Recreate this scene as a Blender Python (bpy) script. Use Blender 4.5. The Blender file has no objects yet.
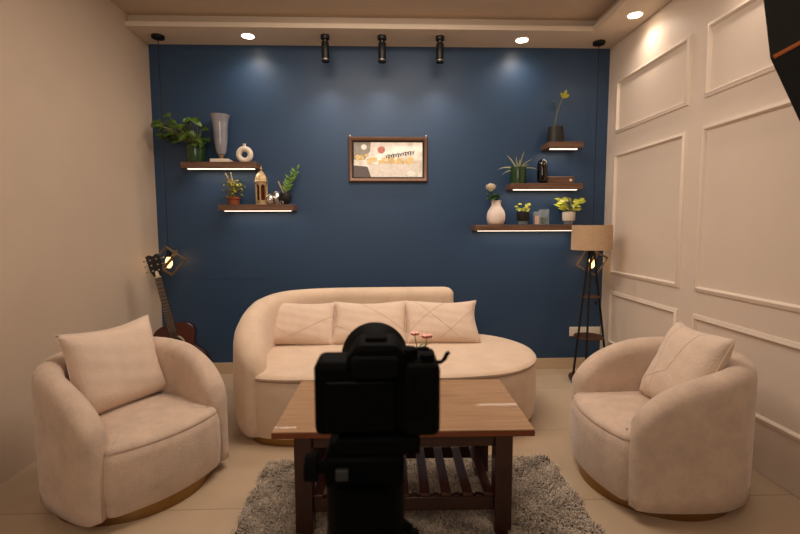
import bpy, math, random
from math import sin, cos, pi, radians as RD, sqrt
from mathutils import Vector, Matrix
random.seed(7)
sc = bpy.context.scene
COL = sc.collection

# ------------------------------------------------------------------ materials
def hexc(h, a=1.0):
    h = h.lstrip('#'); out = []
    for i in (0, 2, 4):
        c = int(h[i:i+2], 16) / 255
        out.append(c / 12.92 if c <= 0.04045 else ((c + 0.055) / 1.055) ** 2.4)
    return (*out, a)

def mat(name, color, rough=.6, metal=0, var=0, vscale=8, bump=0, bscale=60, sheen=0, emit=None, estr=0,
        trans=0, alpha=1, coat=0, stretch=(1, 1, 1), ior=1.45, color2=None, spec=None):
    m = bpy.data.materials.new(name); m.use_nodes = True
    nt = m.node_tree; b = nt.nodes['Principled BSDF']
    c = hexc(color)
    b.inputs['Base Color'].default_value = c
    b.inputs['Roughness'].default_value = rough
    b.inputs['Metallic'].default_value = metal
    b.inputs['IOR'].default_value = ior
    b.inputs['Alpha'].default_value = alpha
    if spec is not None: b.inputs['Specular IOR Level'].default_value = spec
    b.inputs['Coat Weight'].default_value = coat
    b.inputs['Transmission Weight'].default_value = trans
    if sheen:
        b.inputs['Sheen Weight'].default_value = sheen
        b.inputs['Sheen Roughness'].default_value = .4
    if emit:
        b.inputs['Emission Color'].default_value = hexc(emit)
        b.inputs['Emission Strength'].default_value = estr
    if var or bump or color2:
        tc = nt.nodes.new('ShaderNodeTexCoord'); mp = nt.nodes.new('ShaderNodeMapping')
        mp.inputs['Scale'].default_value = stretch
        nt.links.new(tc.outputs['Object'], mp.inputs['Vector'])
    if var or color2:
        n = nt.nodes.new('ShaderNodeTexNoise'); n.inputs['Scale'].default_value = vscale
        n.inputs['Detail'].default_value = 6; n.inputs['Roughness'].default_value = .65
        r = nt.nodes.new('ShaderNodeValToRGB')
        r.color_ramp.elements[0].position = .3; r.color_ramp.elements[1].position = .7
        lo = hexc(color2) if color2 else tuple(x * (1 - var) for x in c[:3]) + (1,)
        hi = c if color2 else tuple(min(1, x * (1 + var * .6)) for x in c[:3]) + (1,)
        r.color_ramp.elements[0].color = lo; r.color_ramp.elements[1].color = hi
        nt.links.new(mp.outputs[0], n.inputs['Vector']); nt.links.new(n.outputs['Fac'], r.inputs[0])
        nt.links.new(r.outputs[0], b.inputs['Base Color'])
    if bump:
        n2 = nt.nodes.new('ShaderNodeTexNoise'); n2.inputs['Scale'].default_value = bscale
        n2.inputs['Detail'].default_value = 4
        bp = nt.nodes.new('ShaderNodeBump'); bp.inputs['Strength'].default_value = bump
        bp.inputs['Distance'].default_value = .01
        nt.links.new(mp.outputs[0], n2.inputs['Vector']); nt.links.new(n2.outputs['Fac'], bp.inputs['Height'])
        nt.links.new(bp.outputs[0], b.inputs['Normal'])
    return m

M = {}
M['plaster'] = mat('cream wall paint', '#cbb7a3', .55, var=.05, vscale=1.2, bump=.05, bscale=90)
M['plaster_r'] = mat('cream panelled wall paint', '#e0cfbf', .5, var=.03, vscale=1.5, bump=.03, bscale=120)
M['moulding'] = mat('cream moulding paint', '#e6d6c6', .4)
M['ceiling'] = mat('ceiling paint', '#c4b19c', .7, var=.03, vscale=2)
M['soffit'] = mat('soffit paint', '#d8c8b4', .6, var=.02, vscale=2)
M['blue'] = mat('blue satin wall paint', '#2b4462', .45, var=.06, vscale=1.5, bump=.06, bscale=120)
M['skirt'] = mat('beige skirting tile', '#c9b092', .35, var=.08, vscale=3)
M['velvet'] = mat('cream velvet', '#dbc1a8', .85, var=.10, vscale=7, bump=.25, bscale=160, sheen=.35)
M['velvet2'] = mat('dusty cream velvet', '#cdb4a0', .85, var=.16, vscale=9, bump=.3, bscale=140, sheen=.35)
M['pillow'] = mat('cream pillow velvet', '#dcc4b0', .85, var=.07, vscale=10, bump=.3, bscale=120, sheen=.35)
M['seam'] = mat('seam piping', '#a88a70', .9)
M['gold'] = mat('brushed gold metal', '#96764c', .32, 1, var=.08, vscale=30)
M['walnut'] = mat('walnut shelf wood', '#7c5a46', .5, color2='#523829', vscale=9, stretch=(.5, 6, 6), bump=.15, bscale=30)
M['dark_wood'] = mat('dark mahogany wood', '#38150d', .35, color2='#200a07', vscale=10, stretch=(4, 4, .6), coat=.3)
M['slat_wood'] = mat('dark mahogany slat wood', '#4a1f14', .3, color2='#2c110b', vscale=10, stretch=(5, .6, 4), coat=.4)
M['top_wood'] = mat('oak veneer table top', '#b08a66', .42, color2='#96714f', vscale=6, stretch=(.7, 9, 9), coat=.15)
M['top_edge'] = mat('red brown table edge', '#6e3419', .3, var=.2, vscale=10, coat=.3)
M['black'] = mat('black painted metal', '#070707', .45)
M['black_matt'] = mat('matt black tripod metal', '#030303', .75, spec=.05)
M['black_plastic'] = mat('black camera plastic', '#020202', .65, spec=.05, bump=.1, bscale=400)
M['black_rubber'] = mat('black rubber grip', '#010101', .85, spec=.1, bump=.4, bscale=600)
M['screen'] = mat('dark camera screen', '#030303', .35, spec=.08)
M['grey_label'] = mat('grey label', '#1d1b1a', .6)
M['black_gloss'] = mat('glossy black ceramic', '#060606', .12, coat=.5)
M['black_fabric'] = mat('black softbox cloth', '#0b0a0a', .8, bump=.2, bscale=200)
M['dark_fabric'] = mat('dark grey softbox cloth', '#1c1917', .8, bump=.2, bscale=200)
M['orange_trim'] = mat('orange trim', '#b0602e', .5)
M['steel'] = mat('brushed steel', '#b0a89c', .28, 1)
M['silver'] = mat('mercury silver glass', '#d8d4cc', .14, 1, bump=.3, bscale=60)
M['brass'] = mat('antique brass', '#b39870', .45, .35, var=.25, vscale=25)
M['amber'] = mat('dark amber lantern glass', '#4a1d10', .2)
M['green_pot'] = mat('green glazed ceramic', '#1f3d1c', .25, coat=.4, var=.15, vscale=12)
M['terracotta'] = mat('terracotta clay', '#8c4a2c', .7, var=.15, vscale=15)
M['charcoal'] = mat('charcoal ceramic', '#1c1917', .55)
M['white_cer'] = mat('matte white ceramic', '#e2d6c4', .5)
M['pink_cer'] = mat('pale pink ribbed ceramic', '#e6d3c8', .55, var=.06, vscale=30, bump=.6, bscale=70)
M['soil'] = mat('potting soil', '#20140c', .95, var=.3, vscale=60)
M['hurricane'] = mat('smoky grey glass', '#9a9ba2', .1, color2='#7b7d85', vscale=6, coat=.6)
M['glass'] = mat('clear glass', '#dfe8e6', .05, trans=.6, alpha=.22)
M['leaf'] = mat('green leaves', '#567322', .45, color2='#2c4812', vscale=9)
M['leaf_pale'] = mat('pale grey green leaves', '#b0ad88', .5, color2='#77805a', vscale=20)
M['leaf_yellow'] = mat('yellow green leaves', '#c4b436', .45, color2='#7d8a24', vscale=26)
M['leaf_lime'] = mat('lime leaves', '#c9c23e', .45, color2='#8c9a28', vscale=18)
M['leaf_mid'] = mat('fresh green leaves', '#6f9430', .45, color2='#3d631c', vscale=16)
M['stem'] = mat('plant stems', '#6f7440', .6)
M['twig'] = mat('dry twig', '#b39a70', .7)
M['rose'] = mat('white rose petals', '#efe2cc', .6)
M['pink_petal'] = mat('pink petals', '#f2bcae', .6)
M['cream_petal'] = mat('cream petals', '#d9cf8c', .6)
M['shade'] = mat('linen lamp shade', '#d0b08e', .85, color2='#b59674', vscale=40, stretch=(1, 1, 6), bump=.4, bscale=250)
M['shelf_disc'] = mat('brown wood disc', '#4a2c1e', .5, var=.2, vscale=14)
M['plate'] = mat('white switch plastic', '#e6dccb', .4)
M['frame'] = mat('bronze brown picture frame', '#71523f', .35, .4, var=.12, vscale=20)
M['frame_dark'] = mat('dark inner frame lip', '#1d110b', .4)
M['cage'] = mat('weathered bronze pendant metal', '#77624c', .5, .3, var=.2, vscale=30)
M['bulb'] = mat('glowing filament bulb', '#ffd9a0', .2, emit='#ffbf73', estr=4)
M['lit'] = mat('lit downlight lens', '#ffffff', .4, emit='#ffe6c4', estr=14)
M['lit_small'] = mat('lit spot lens', '#ffffff', .4, emit='#ffe0ba', estr=3)
M['led'] = mat('shelf light strip', '#ffffff', .4, emit='#ffe9d0', estr=2.2)
M['white_trim'] = mat('white light trim', '#efe6d8', .4)
M['guitar_red'] = mat('sunburst red mahogany', '#5e2a1e', .3, color2='#351109', vscale=3, coat=.6)
M['guitar_side'] = mat('dark guitar side', '#2a0d07', .25, coat=.5)
M['fret'] = mat('rosewood fretboard', '#3a2a22', .5, var=.2, vscale=30)
M['fretwire'] = mat('fret wire', '#a89a86', .35, .8)
M['head_black'] = mat('black headstock lacquer', '#0a0808', .2, coat=.5)
M['ivory'] = mat('ivory plastic', '#d9c9ac', .4)
M['rug_base'] = mat('grey rug backing', '#4e463d', .95, var=.3, vscale=60)

def rug_mat():
    m = bpy.data.materials.new('grey shag pile'); m.use_nodes = True
    nt = m.node_tree; b = nt.nodes['Principled BSDF']
    at = nt.nodes.new('ShaderNodeAttribute'); at.attribute_name = 'tint'
    r = nt.nodes.new('ShaderNodeValToRGB')
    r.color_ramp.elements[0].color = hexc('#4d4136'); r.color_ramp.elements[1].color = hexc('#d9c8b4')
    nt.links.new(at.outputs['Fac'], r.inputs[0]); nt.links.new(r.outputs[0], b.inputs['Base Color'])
    b.inputs['Roughness'].default_value = .75
    return m
M['pile'] = rug_mat()

def floor_mat():
    m = bpy.data.materials.new('polished cream floor tiles'); m.use_nodes = True
    nt = m.node_tree; b = nt.nodes['Principled BSDF']
    tc = nt.nodes.new('ShaderNodeTexCoord'); mp = nt.nodes.new('ShaderNodeMapping')
    mp.inputs['Location'].default_value = (2.1, .5, 0)
    br = nt.nodes.new('ShaderNodeTexBrick'); br.offset = 0
    br.inputs['Scale'].default_value = 1; br.inputs['Brick Width'].default_value = 4.2
    br.inputs['Row Height'].default_value = .765; br.inputs['Mortar Size'].default_value = .0022
    br.inputs['Color1'].default_value = hexc('#c2ac92'); br.inputs['Color2'].default_value = hexc('#bda68b')
    br.inputs['Mortar'].default_value = hexc('#8d765c')
    n = nt.nodes.new('ShaderNodeTexNoise'); n.inputs['Scale'].default_value = 1.6; n.inputs['Detail'].default_value = 8
    n.inputs['Distortion'].default_value = 1.2
    mx = nt.nodes.new('ShaderNodeMixRGB'); mx.blend_type = 'MULTIPLY'; mx.inputs[0].default_value = .35
    rp = nt.nodes.new('ShaderNodeValToRGB'); rp.color_ramp.elements[0].position = .35
    rp.color_ramp.elements[0].color = (.72, .68, .62, 1); rp.color_ramp.elements[1].position = .65
    nt.links.new(tc.outputs['Object'], mp.inputs[0]); nt.links.new(mp.outputs[0], br.inputs[0])
    nt.links.new(tc.outputs['Object'], n.inputs['Vector']); nt.links.new(n.outputs['Fac'], rp.inputs[0])
    nt.links.new(br.outputs['Color'], mx.inputs[1]); nt.links.new(rp.outputs[0], mx.inputs[2])
    nt.links.new(mx.outputs[0], b.inputs['Base Color'])
    b.inputs['Roughness'].default_value = .28
    return m
M['floor'] = floor_mat()

# ------------------------------------------------------------------ mesh builder
class MB:
    def __init__(s): s.v = []; s.f = []
    def add(s, vs, fs, mx=None):
        o = len(s.v)
        s.v += [tuple(mx @ Vector(p)) if mx else tuple(p) for p in vs]
        s.f += [tuple(i + o for i in f) for f in fs]; return s
    def box(s, c, d, rot=None, taper=1.0):
        x, y, z = (q / 2 for q in d); vs = []
        for k, t in ((-1, 1), (1, taper)):
            vs += [(-x*t, -y*t, k*z), (x*t, -y*t, k*z), (x*t, y*t, k*z), (-x*t, y*t, k*z)]
        mx = Matrix.Translation(c) @ (rot.to_4x4() if rot else Matrix.Identity(4))
        return s.add(vs, [(3, 2, 1, 0), (4, 5, 6, 7), (0, 1, 5, 4), (1, 2, 6, 5), (2, 3, 7, 6), (3, 0, 4, 7)], mx)
    def b2(s, x0, x1, y0, y1, z0, z1):
        return s.box(((x0+x1)/2, (y0+y1)/2, (z0+z1)/2), (x1-x0, y1-y0, z1-z0))
    def rings(s, rings, cap0=True, cap1=True, loop=False):
        o = len(s.v); n = len(rings[0])
        for r in rings: s.v += [tuple(p) for p in r]
        m = len(rings)
        for i in range(m if loop else m - 1):
            a = o + i * n; b = o + ((i + 1) % m) * n
            for j in range(n):
                k = (j + 1) % n; s.f.append((a + j, a + k, b + k, b + j))
        if not loop:
            if cap0: s.f.append(tuple(o + j for j in reversed(range(n))))
            if cap1: s.f.append(tuple(o + (m - 1) * n + j for j in range(n)))
        return s
    def lathe(s, prof, c=(0, 0, 0), n=28, mx=None, cap=True):
        R = []
        for r, z in prof:
            ring = [Vector((max(r, .0003) * cos(2*pi*j/n), max(r, .0003) * sin(2*pi*j/n), z)) for j in range(n)]
            if mx: ring = [mx @ p for p in ring]
            R.append([p + Vector(c) for p in ring])
        return s.rings(R, cap, cap)
    def tube(s, pts, rad, n=8, loop=False):
        pts = [Vector(p) for p in pts]; R = []; up = None; m = len(pts)
        for i, p in enumerate(pts):
            a = pts[(i - 1) % m] if (loop or i > 0) else p
            b = pts[(i + 1) % m] if (loop or i < m - 1) else p
            t = (b - a).normalized()
            if up is None: up = Vector((0, 0, 1)) if abs(t.z) < .9 else Vector((0, 1, 0))
            x = t.cross(up)
            if x.length < 1e-4: x = t.orthogonal()
            x.normalize(); y = x.cross(t); up = y
            r = rad[i] if isinstance(rad, (list, tuple)) else rad
            R.append([p + x * (r * cos(2*pi*j/n)) + y * (r * sin(2*pi*j/n)) for j in range(n)])
        return s.rings(R, loop=loop)
    def prism(s, outline, z0, z1, mx=None):
        R = [[Vector((x, y, z)) for x, y in outline] for z in (z0, z1)]
        if mx: R = [[mx @ p for p in r] for r in R]
        return s.rings(R)
    def ball(s, c, r, n=16, m=10, rot=None):
        r = (r, r, r) if not isinstance(r, tuple) else r; R = []
        for i in range(m + 1):
            a = -pi/2 + pi * i / m; q = max(cos(a), .004)
            ring = [Vector((r[0]*q*cos(2*pi*j/n), r[1]*q*sin(2*pi*j/n), r[2]*sin(a))) for j in range(n)]
            if rot: ring = [rot @ p for p in ring]
            R.append([p + Vector(c) for p in ring])
        return s.rings(R)
    def leaf(s, base, d, L, W, nrm=Vector((0, 0, 1)), droop=.25, heart=False):
        d = Vector(d).normalized(); x = d.cross(nrm)
        if x.length < .01: x = d.orthogonal()
        x.normalize(); up = x.cross(d); vs = []; fs = []
        prof = [(0, .12), (.1, .75), (.3, 1), (.55, .85), (.8, .45), (1, .02)] if heart else \
               [(0, .08), (.2, .6), (.45, 1), (.7, .75), (.9, .3), (1, .02)]
        for t, w in prof:
            c = Vector(base) + d * (L * t) - up * (droop * L * t * t)
            ww = W / 2 * w
            vs += [c - x * ww + up * ww * .35, c, c + x * ww + up * ww * .35]
        for i in range(len(prof) - 1):
            a = i * 3; fs += [(a, a+1, a+4, a+3), (a+1, a+2, a+5, a+4)]
        return s.add(vs, fs)
    def build(s, name, m, parent=None, smooth=True, bevel=0, sub=0, bseg=2, auto=35):
        me = bpy.data.meshes.new(name); me.from_pydata(s.v, [], s.f); me.materials.append(m)
        me.validate(); me.update()
        import bmesh
        bm = bmesh.new(); bm.from_mesh(me); bmesh.ops.recalc_face_normals(bm, faces=bm.faces); bm.to_mesh(me); bm.free()
        if smooth:
            me.polygons.foreach_set('use_smooth', [True] * len(me.polygons))
            if auto: me.set_sharp_from_angle(angle=RD(auto))
        o = bpy.data.objects.new(name, me); COL.objects.link(o)
        if parent: o.parent = parent
        if bevel:
            b = o.modifiers.new('bevel', 'BEVEL'); b.width = bevel; b.segments = bseg; b.limit_method = 'ANGLE'; b.angle_limit = RD(40)
            b.harden_normals = False
        if sub:
            q = o.modifiers.new('sub', 'SUBSURF'); q.levels = sub; q.render_levels = sub
        return o

def tag(o, label, cat, group=None, kind=None):
    if label: o['label'] = label
    if cat: o['category'] = cat
    if group: o['group'] = group
    if kind: o['kind'] = kind
    return o
def thing(name, label, cat, loc=(0, 0, 0), rotz=0, group=None):
    o = bpy.data.objects.new(name, None); COL.objects.link(o)
    o.location = loc; o.rotation_euler = (0, 0, rotz); o.empty_display_size = .1
    return tag(o, label, cat, group)
def struct(name, mb, m, **k):
    o = mb.build(name, m, **k); o['kind'] = 'structure'; return o
def children(o): return [c for c in COL.objects if c.parent == o]
def dup(root, loc, rotz=0, label=None):
    r = root.copy(); COL.objects.link(r); r.location = loc; r.rotation_euler = (0, 0, rotz)
    if label: r['label'] = label
    for ch in children(root):
        c = ch.copy(); COL.objects.link(c); c.parent = r
        for g in children(ch):
            d = g.copy(); COL.objects.link(d); d.parent = c
    return r
def rotm(ax, a): return Matrix.Rotation(a, 3, ax)

# ------------------------------------------------------------------ room shell
YF = -4.9                      # the room goes on towards and behind the photographer
ZC, ZT = 2.88, 2.985
struct('floor', MB().b2(-2.1, 2.1, YF, .1, -.06, 0), M['floor'], smooth=False)
struct('wall_back', MB().b2(-2, 2, 0, .1, .10, ZC), M['blue'], smooth=False)
struct('wall_left', MB().b2(-2.1, -2, YF, .1, 0, 3.05), M['plaster'], smooth=False)
struct('wall_right', MB().b2(2, 2.1, YF, .1, 0, 3.05), M['plaster_r'], smooth=False)
struct('baseboard_back', MB().b2(-2, 2, -.012, .1, 0, .10), M['skirt'], bevel=.002)
struct('ceiling', MB().b2(-2.1, 2.1, YF, .1, ZT, 3.08), M['ceiling'], smooth=False)
# dropped border of the tray ceiling, along the blue wall and along the panelled wall
struct('trim_1', MB().b2(-2, 2, -.355, 0, ZC, 2.918), M['soffit'], bevel=.003)
struct('trim_2', MB().b2(1.68, 2, YF, -.355, ZC, 2.918), M['soffit'], bevel=.003)
struct('trim_3', MB().b2(-2, 2, -.30, 0, 2.918, ZT), M['ceiling'], smooth=False)
struct('trim_4', MB().b2(1.73, 2, YF, -.30, 2.918, ZT), M['ceiling'], smooth=False)
# faint raised joint low on the blue wall
struct('trim_5', MB().b2(-1.98, -1.0, -.002, .0, .868, .872), M['blue'], smooth=False)

tn = 6
def panel_moulding(y0, y1, z0, z1):
    global tn
    # picture-frame moulding with a stepped profile on the right wall
    prof = [(0, 0), (.011, .004), (.013, .012), (.020, .018), (.020, .026), (.012, .032), (.0, .036)]
    m = MB(); R = []
    for (sy, sz, cy, cz) in ((1, 1, y0, z0), (1, -1, y0, z1), (-1, -1, y1, z1), (-1, 1, y1, z0)):
        R.append([Vector((2.0 - h, cy + sy * w, cz + sz * w)) for h, w in prof])
    m.rings(R, loop=True)
    struct('trim_%d' % tn, m, M['moulding'], auto=50); tn += 1
for (y0, y1) in ((-1.10, -.16), (-2.20, -1.25), (-3.30, -2.35)):
    panel_moulding(y0, y1, 2.11, 2.56)
    panel_moulding(y0, y1, .90, 1.945)
    panel_moulding(y0, y1, .275, .755)

# ------------------------------------------------------------------ ceiling lights
def recessed(loc, label):
    t = thing('recessed_downlight', label, 'ceiling light', loc, group=None)
    MB().lathe([(.045, -.001), (.052, -.006), (.058, -.004), (.058, .0)], n=32).build('trim_ring', M['white_trim'], t)
    MB().lathe([(.0, -.0075), (.046, -.0075), (.046, -.002), (0, -.002)], n=32).build('lens', M['lit'], t)
    return t
recessed((-1.103, -.195, ZC), 'round lit recessed downlight in the ceiling border left of the three black spotlights')
recessed((1.161, -.172, ZC), 'round lit recessed downlight in the ceiling border between the right spotlight and right pendant')
recessed((1.862, -.643, ZC), 'round lit recessed downlight over the panelled right wall')

def spot(loc, label):
    t = thing('cylinder_spotlight', label, 'spotlight', loc)
    MB().lathe([(.034, -.030), (.036, -.027), (.036, 0), (0, 0)], n=28).build('ceiling_mount', M['black'], t)
    MB().lathe([(.009, -.05), (.009, -.028)], n=12).build('neck', M['steel'], t)
    b = MB().lathe([(.024, -.208), (.030, -.208), (.031, -.206), (.031, -.060), (.028, -.052), (.0, -.050)], n=28).build('barrel', M['black'], t)
    MB().lathe([(.0315, -.196), (.0325, -.194), (.0325, -.188), (.0315, -.186)], n=28, cap=False).build('ring', M['steel'], b)
    MB().lathe([(0, -.2065), (.0245, -.2065), (.0245, -.203), (0, -.203)], n=24).build('lens', M['lit_small'], t)
    return t
spot((-.476, -.215, ZC), 'black cylinder ceiling spotlight, leftmost of the three')
spot((-.011, -.215, ZC), 'black cylinder ceiling spotlight above the framed picture, middle of the three')
spot((.466, -.215, ZC), 'black cylinder ceiling spotlight, rightmost of the three')

def pendant(x, y, zc, rot, label):
    t = thing('cage_pendant', label, 'pendant light', (x, y, ZC))
    dz = zc - ZC
    MB().lathe([(.0, -.022), (.047, -.022), (.05, -.018), (.05, 0), (0, 0)], n=28).build('canopy', M['black'], t)
    MB().tube([(0, 0, -.02), (0, 0, dz + .085)], .0032, 8).build('cord', M['black'], t)
    MB().lathe([(.0, dz + .095), (.012, dz + .09), (.018, dz + .075), (.018, dz + .035), (0, dz + .035)], n=18).build('socket', M['black'], t)
    MB().lathe([(.0, dz - .06), (.012, dz - .056), (.026, dz - .035), (.03, dz - .015), (.024, dz + .012), (.013, dz + .036), (0, dz + .038)], n=22).build('bulb', M['bulb'], t)
    # two crossed square hoops of flat bar around the bulb
    for k, (a, s) in enumerate(((0, .092), (pi / 2, .085))):
        m = MB(); Rm = rot @ rotm('Z', a); q = s; w = .012; th = .014
        for (u0, v0, u1, v1) in ((-q, -q, q, -q), (q, -q, q, q), (q, q, -q, q), (-q, q, -q, -q)):
            p0 = Vector((u0, 0, v0)); p1 = Vector((u1, 0, v1)); c = (p0 + p1) / 2
            L = (p1 - p0).length + th
            d = (L, w * 2, th) if abs(u1 - u0) > 1e-5 else (th, w * 2, L)
            m.box(Rm @ c + Vector((0, 0, dz)), d, Rm)
        m.build('square_hoop', M['cage'], t, bevel=.002)
    l = bpy.data.lights.new('pendant bulb light', 'POINT'); l.energy = .9; l.color = (1, .68, .38); l.shadow_soft_size = .03
    lo = bpy.data.objects.new('pendant_bulb_light', l); COL.objects.link(lo); lo.location = (x, y, zc - .01)
pendant(-1.835, -.175, 1.04, rotm('Z', .45) @ rotm('Y', RD(38)) @ rotm('X', .35), 'square caged pendant with a glowing bulb hanging in the left corner above the guitar')
pendant(1.83, -.145, 1.01, rotm('Z', -.55) @ rotm('Y', RD(28)) @ rotm('X', -.3), 'square caged pendant with a glowing bulb hanging behind the tripod floor lamp')

# ------------------------------------------------------------------ wall shelves
def shelf(x0, x1, ztop, label, h=.05, dpt=.19):
    t = thing('floating_shelf', label, 'shelf', ((x0 + x1) / 2, 0, ztop - h))
    w = x1 - x0
    MB().b2(-w/2, w/2, -dpt, 0, 0, h).build('board', M['walnut'], t, bevel=.003)
    MB().b2(-w/2 + .035, w/2 - .03, -dpt + .050, -dpt + .078, -.005, 0).build('light_strip', M['led'], t, smooth=False)
    return t
shelf(-1.695, -1.072, 1.870, 'dark wood floating shelf with light strip under the leafy green pot and grey glass vase')
shelf(-1.400, -.772, 1.515, 'dark wood floating shelf with light strip under the brass lantern')
shelf(1.402, 1.705, 2.041, 'short dark wood floating shelf at the top right, holding one black pot')
shelf(1.088, 1.710, 1.692, 'dark wood floating shelf with light strip under the green pot and black bottle')
shelf(.780, 1.718, 1.336, 'longest dark wood floating shelf, under the pink vase and white pot')

# ------------------------------------------------------------------ plants and ornaments
def pot(t, prof, m, soil_r, soil_z, n=28):
    MB().lathe(prof, n=n).build('pot', m, t)
    MB().lathe([(0, soil_z - .004), (soil_r, soil_z - .004), (soil_r, soil_z), (0, soil_z + .003)], n=n).build('soil', M['soil'], t)

def mk_pothos():
    t = thing('potted_pothos', 'bushy heart-leaved trailing plant in a dark green pot at the left shelf end', 'plant', (-1.597, -.105, 1.870))
    pot(t, [(.055, 0), (.068, .004), (.076, .05), (.080, .11), (.079, .142), (.074, .142), (.070, .128)], M['green_pot'], .071, .128)
    rnd = random.Random(3); st = MB(); lf = MB()
    tips = []
    for i in range(64):
        a = rnd.uniform(-.30, .10) if i > 8 else rnd.uniform(-.33, -.2)
        z = rnd.uniform(.15, .36) if a > -.2 else rnd.uniform(.20, .33)
        z -= max(0, a) * .6
        tips.append(Vector((a * .9, rnd.uniform(-.14, .03), z)))
    tips += [Vector((-.30, -.06, .30)), Vector((-.19, -.08, .375)), Vector((.03, -.05, .35)), (Vector((-.26, -.06, .22))), Vector((.07, -.1, .17))]
    for p in tips:
        b = Vector((rnd.uniform(-.03, .03), rnd.uniform(-.03, .03), .13))
        mid = (b + p) / 2 + Vector((0, 0, .06))
        pts = [b * (1-u)**2 + mid * 2*u*(1-u) + p * u*u for u in [k/5 for k in range(6)]]
        st.tube(pts, .0022, 5)
        d = Vector((min(p.x, .04) + rnd.uniform(-.1, .08), rnd.uniform(-.15, .02), rnd.uniform(-.12, .04)))
        L = rnd.uniform(.05, .075)
        lf.leaf(p - d.normalized()*L*.4, d, L, L * .95, Vector((rnd.uniform(-.3, .3), -.7, .8)).normalized(), .3, True)
    st.build('stems', M['stem'], t); lf.build('leaves', M['leaf'], t)
mk_pothos()

def mk_hurricane():
    t = thing('footed_vase', 'tall smoky grey glass vase flaring at the rim on a square white base', 'vase', (-1.385, -.105, 1.870))
    MB().box((0, 0, .0145), (.155, .12, .029)).build('base', M['white_cer'], t, bevel=.003)
    MB().lathe([(.012, .029), (.03, .033), (.012, .045), (.016, .055), (.026, .062), (.012, .068)], n=20).build('neck', M['brass'], t)
    out = [(.018, .064), (.034, .075), (.046, .11), (.053, .17), (.058, .25), (.063, .32), (.070, .365), (.082, .395), (.083, .398)]
    inn = [(.080, .398), (.067, .365), (.060, .32), (.055, .25), (.050, .17), (.043, .11), (.03, .08), (0, .075)]
    MB().lathe(out + inn, n=40).build('bowl', M['hurricane'], t)
mk_hurricane()

def mk_donut():
    t = thing('ring_vase', 'small white ceramic ring vase with a round hole in the middle', 'vase', (-1.190, -.10, 1.870))
    m = MB(); R, r = .049, .0235
    m.rings([[Vector(((R + r*cos(b)) * cos(a), r * 1.05 * sin(b), R + r + (R + r*cos(b)) * sin(a) - .001)) for b in [2*pi*j/16 for j in range(16)]]
             for a in [2*pi*i/40 for i in range(40)]], loop=True)
    m.build('ring_body', M['white_cer'], t, auto=0)
    MB().lathe([(.013, .138), (.012, .150), (.016, .162), (.012, .162), (.009, .152)], n=20).build('neck', M['white_cer'], t)
mk_donut()

def mk_terracotta():
    t = thing('potted_plant', 'small yellow green bushy plant in a terracotta pot on the lower left shelf', 'plant', (-1.292, -.11, 1.515))
    pot(t, [(.036, 0), (.044, .003), (.050, .045), (.056, .048), (.056, .068), (.050, .068), (.048, .058)], M['terracotta'], .0485, .058)
    rnd = random.Random(5); lf = MB(); st = MB()
    for i in range(110):
        a = rnd.uniform(0, 2*pi); r = rnd.uniform(.0, .075); z = rnd.uniform(.06, .215)
        p = Vector((r*cos(a), r*sin(a)*.8, z)); d = Vector((cos(a), sin(a), rnd.uniform(-.3, 1)))
        lf.leaf(p, d, rnd.uniform(.03, .048), .024, droop=.3)
    for i in range(14):
        a = rnd.uniform(0, 2*pi); st.tube([(0, 0, .055), (.05*cos(a), .04*sin(a), .19)], .0016, 5)
    lf.build('leaves', M['leaf_yellow'], t); st.build('stems', M['stem'], t)
    tw = MB(); tw.tube([(-.01, 0, .16), (-.06, -.01, .27)], .0035, 6); tw.tube([(0, 0, .18), (-.015, -.01, .275)], .0035, 6)
    tw.box((.0, -.045, .20), (.07, .004, .010)); tw.build('twig', M['twig'], t)
mk_terracotta()

def mk_lantern():
    t = thing('moroccan_lantern', 'antique gold hexagonal lantern with arched windows and a domed top', 'lantern', (-1.052, -.115, 1.515))
    def hexr(r, z, o=0): return [Vector((r*cos(pi/3*j + pi/6 + o), r*sin(pi/3*j + pi/6 + o), z)) for j in range(6)]
    MB().rings([hexr(.055, 0), hexr(.055, .012), hexr(.050, .016), hexr(.049, .026)]).build('base', M['brass'], t, smooth=False)
    fr = MB()
    for j in range(6):
        a = pi/3*j + pi/6
        fr.box((.046*cos(a), .046*sin(a), .107), (.011, .011, .165), rotm('Z', a))
    for j in range(6):
        a = pi/3*j; rr = .0425; Rz = rotm('Z', a)
        for zz, hh in ((.032, .014), (.182, .02)): fr.box((rr*cos(a), rr*sin(a), zz), (.005, .044, hh), Rz)
        for s in (-1, 1):   # slanted bits that close the arch
            fr.box(Vector((rr*cos(a), rr*sin(a), .168)) + Rz @ Vector((0, s*.013, 0)), (.005, .018, .008), Rz @ rotm('X', -s*.9))
    fr.build('frame', M['brass'], t, smooth=False)
    MB().rings([hexr(.036, .026), hexr(.036, .188)]).build('glass', M['amber'], t, smooth=False)
    MB().rings([hexr(.058, .190), hexr(.060, .198), hexr(.055, .204), hexr(.052, .222), hexr(.044, .245), hexr(.030, .265), hexr(.017, .282), hexr(.012, .288)]).build('dome', M['brass'], t, smooth=False)
    MB().lathe([(.011, .286), (.006, .293), (.012, .302), (.010, .31), (.004, .318), (.002, .33)], n=14).build('finial', M['brass'], t)
mk_lantern()

def mk_silver(x, y, s, label):
    t = tag(MB().lathe([(0, 0), (.022*s, 0), (.031*s, .016*s), (.036*s, .04*s), (.034*s, .062*s), (.024*s, .082*s), (.010*s, .094*s), (0, .096*s)], n=26).build('silver_egg', M['silver']), label, 'ornament')
    t.location = (x, y, 1.515)
mk_silver(-.975, -.135, 1.0, 'smaller mirrored silver egg ornament, just right of the gold lantern')
mk_silver(-.935, -.075, 1.32, 'taller mirrored silver egg ornament, standing behind the smaller one')

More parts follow.
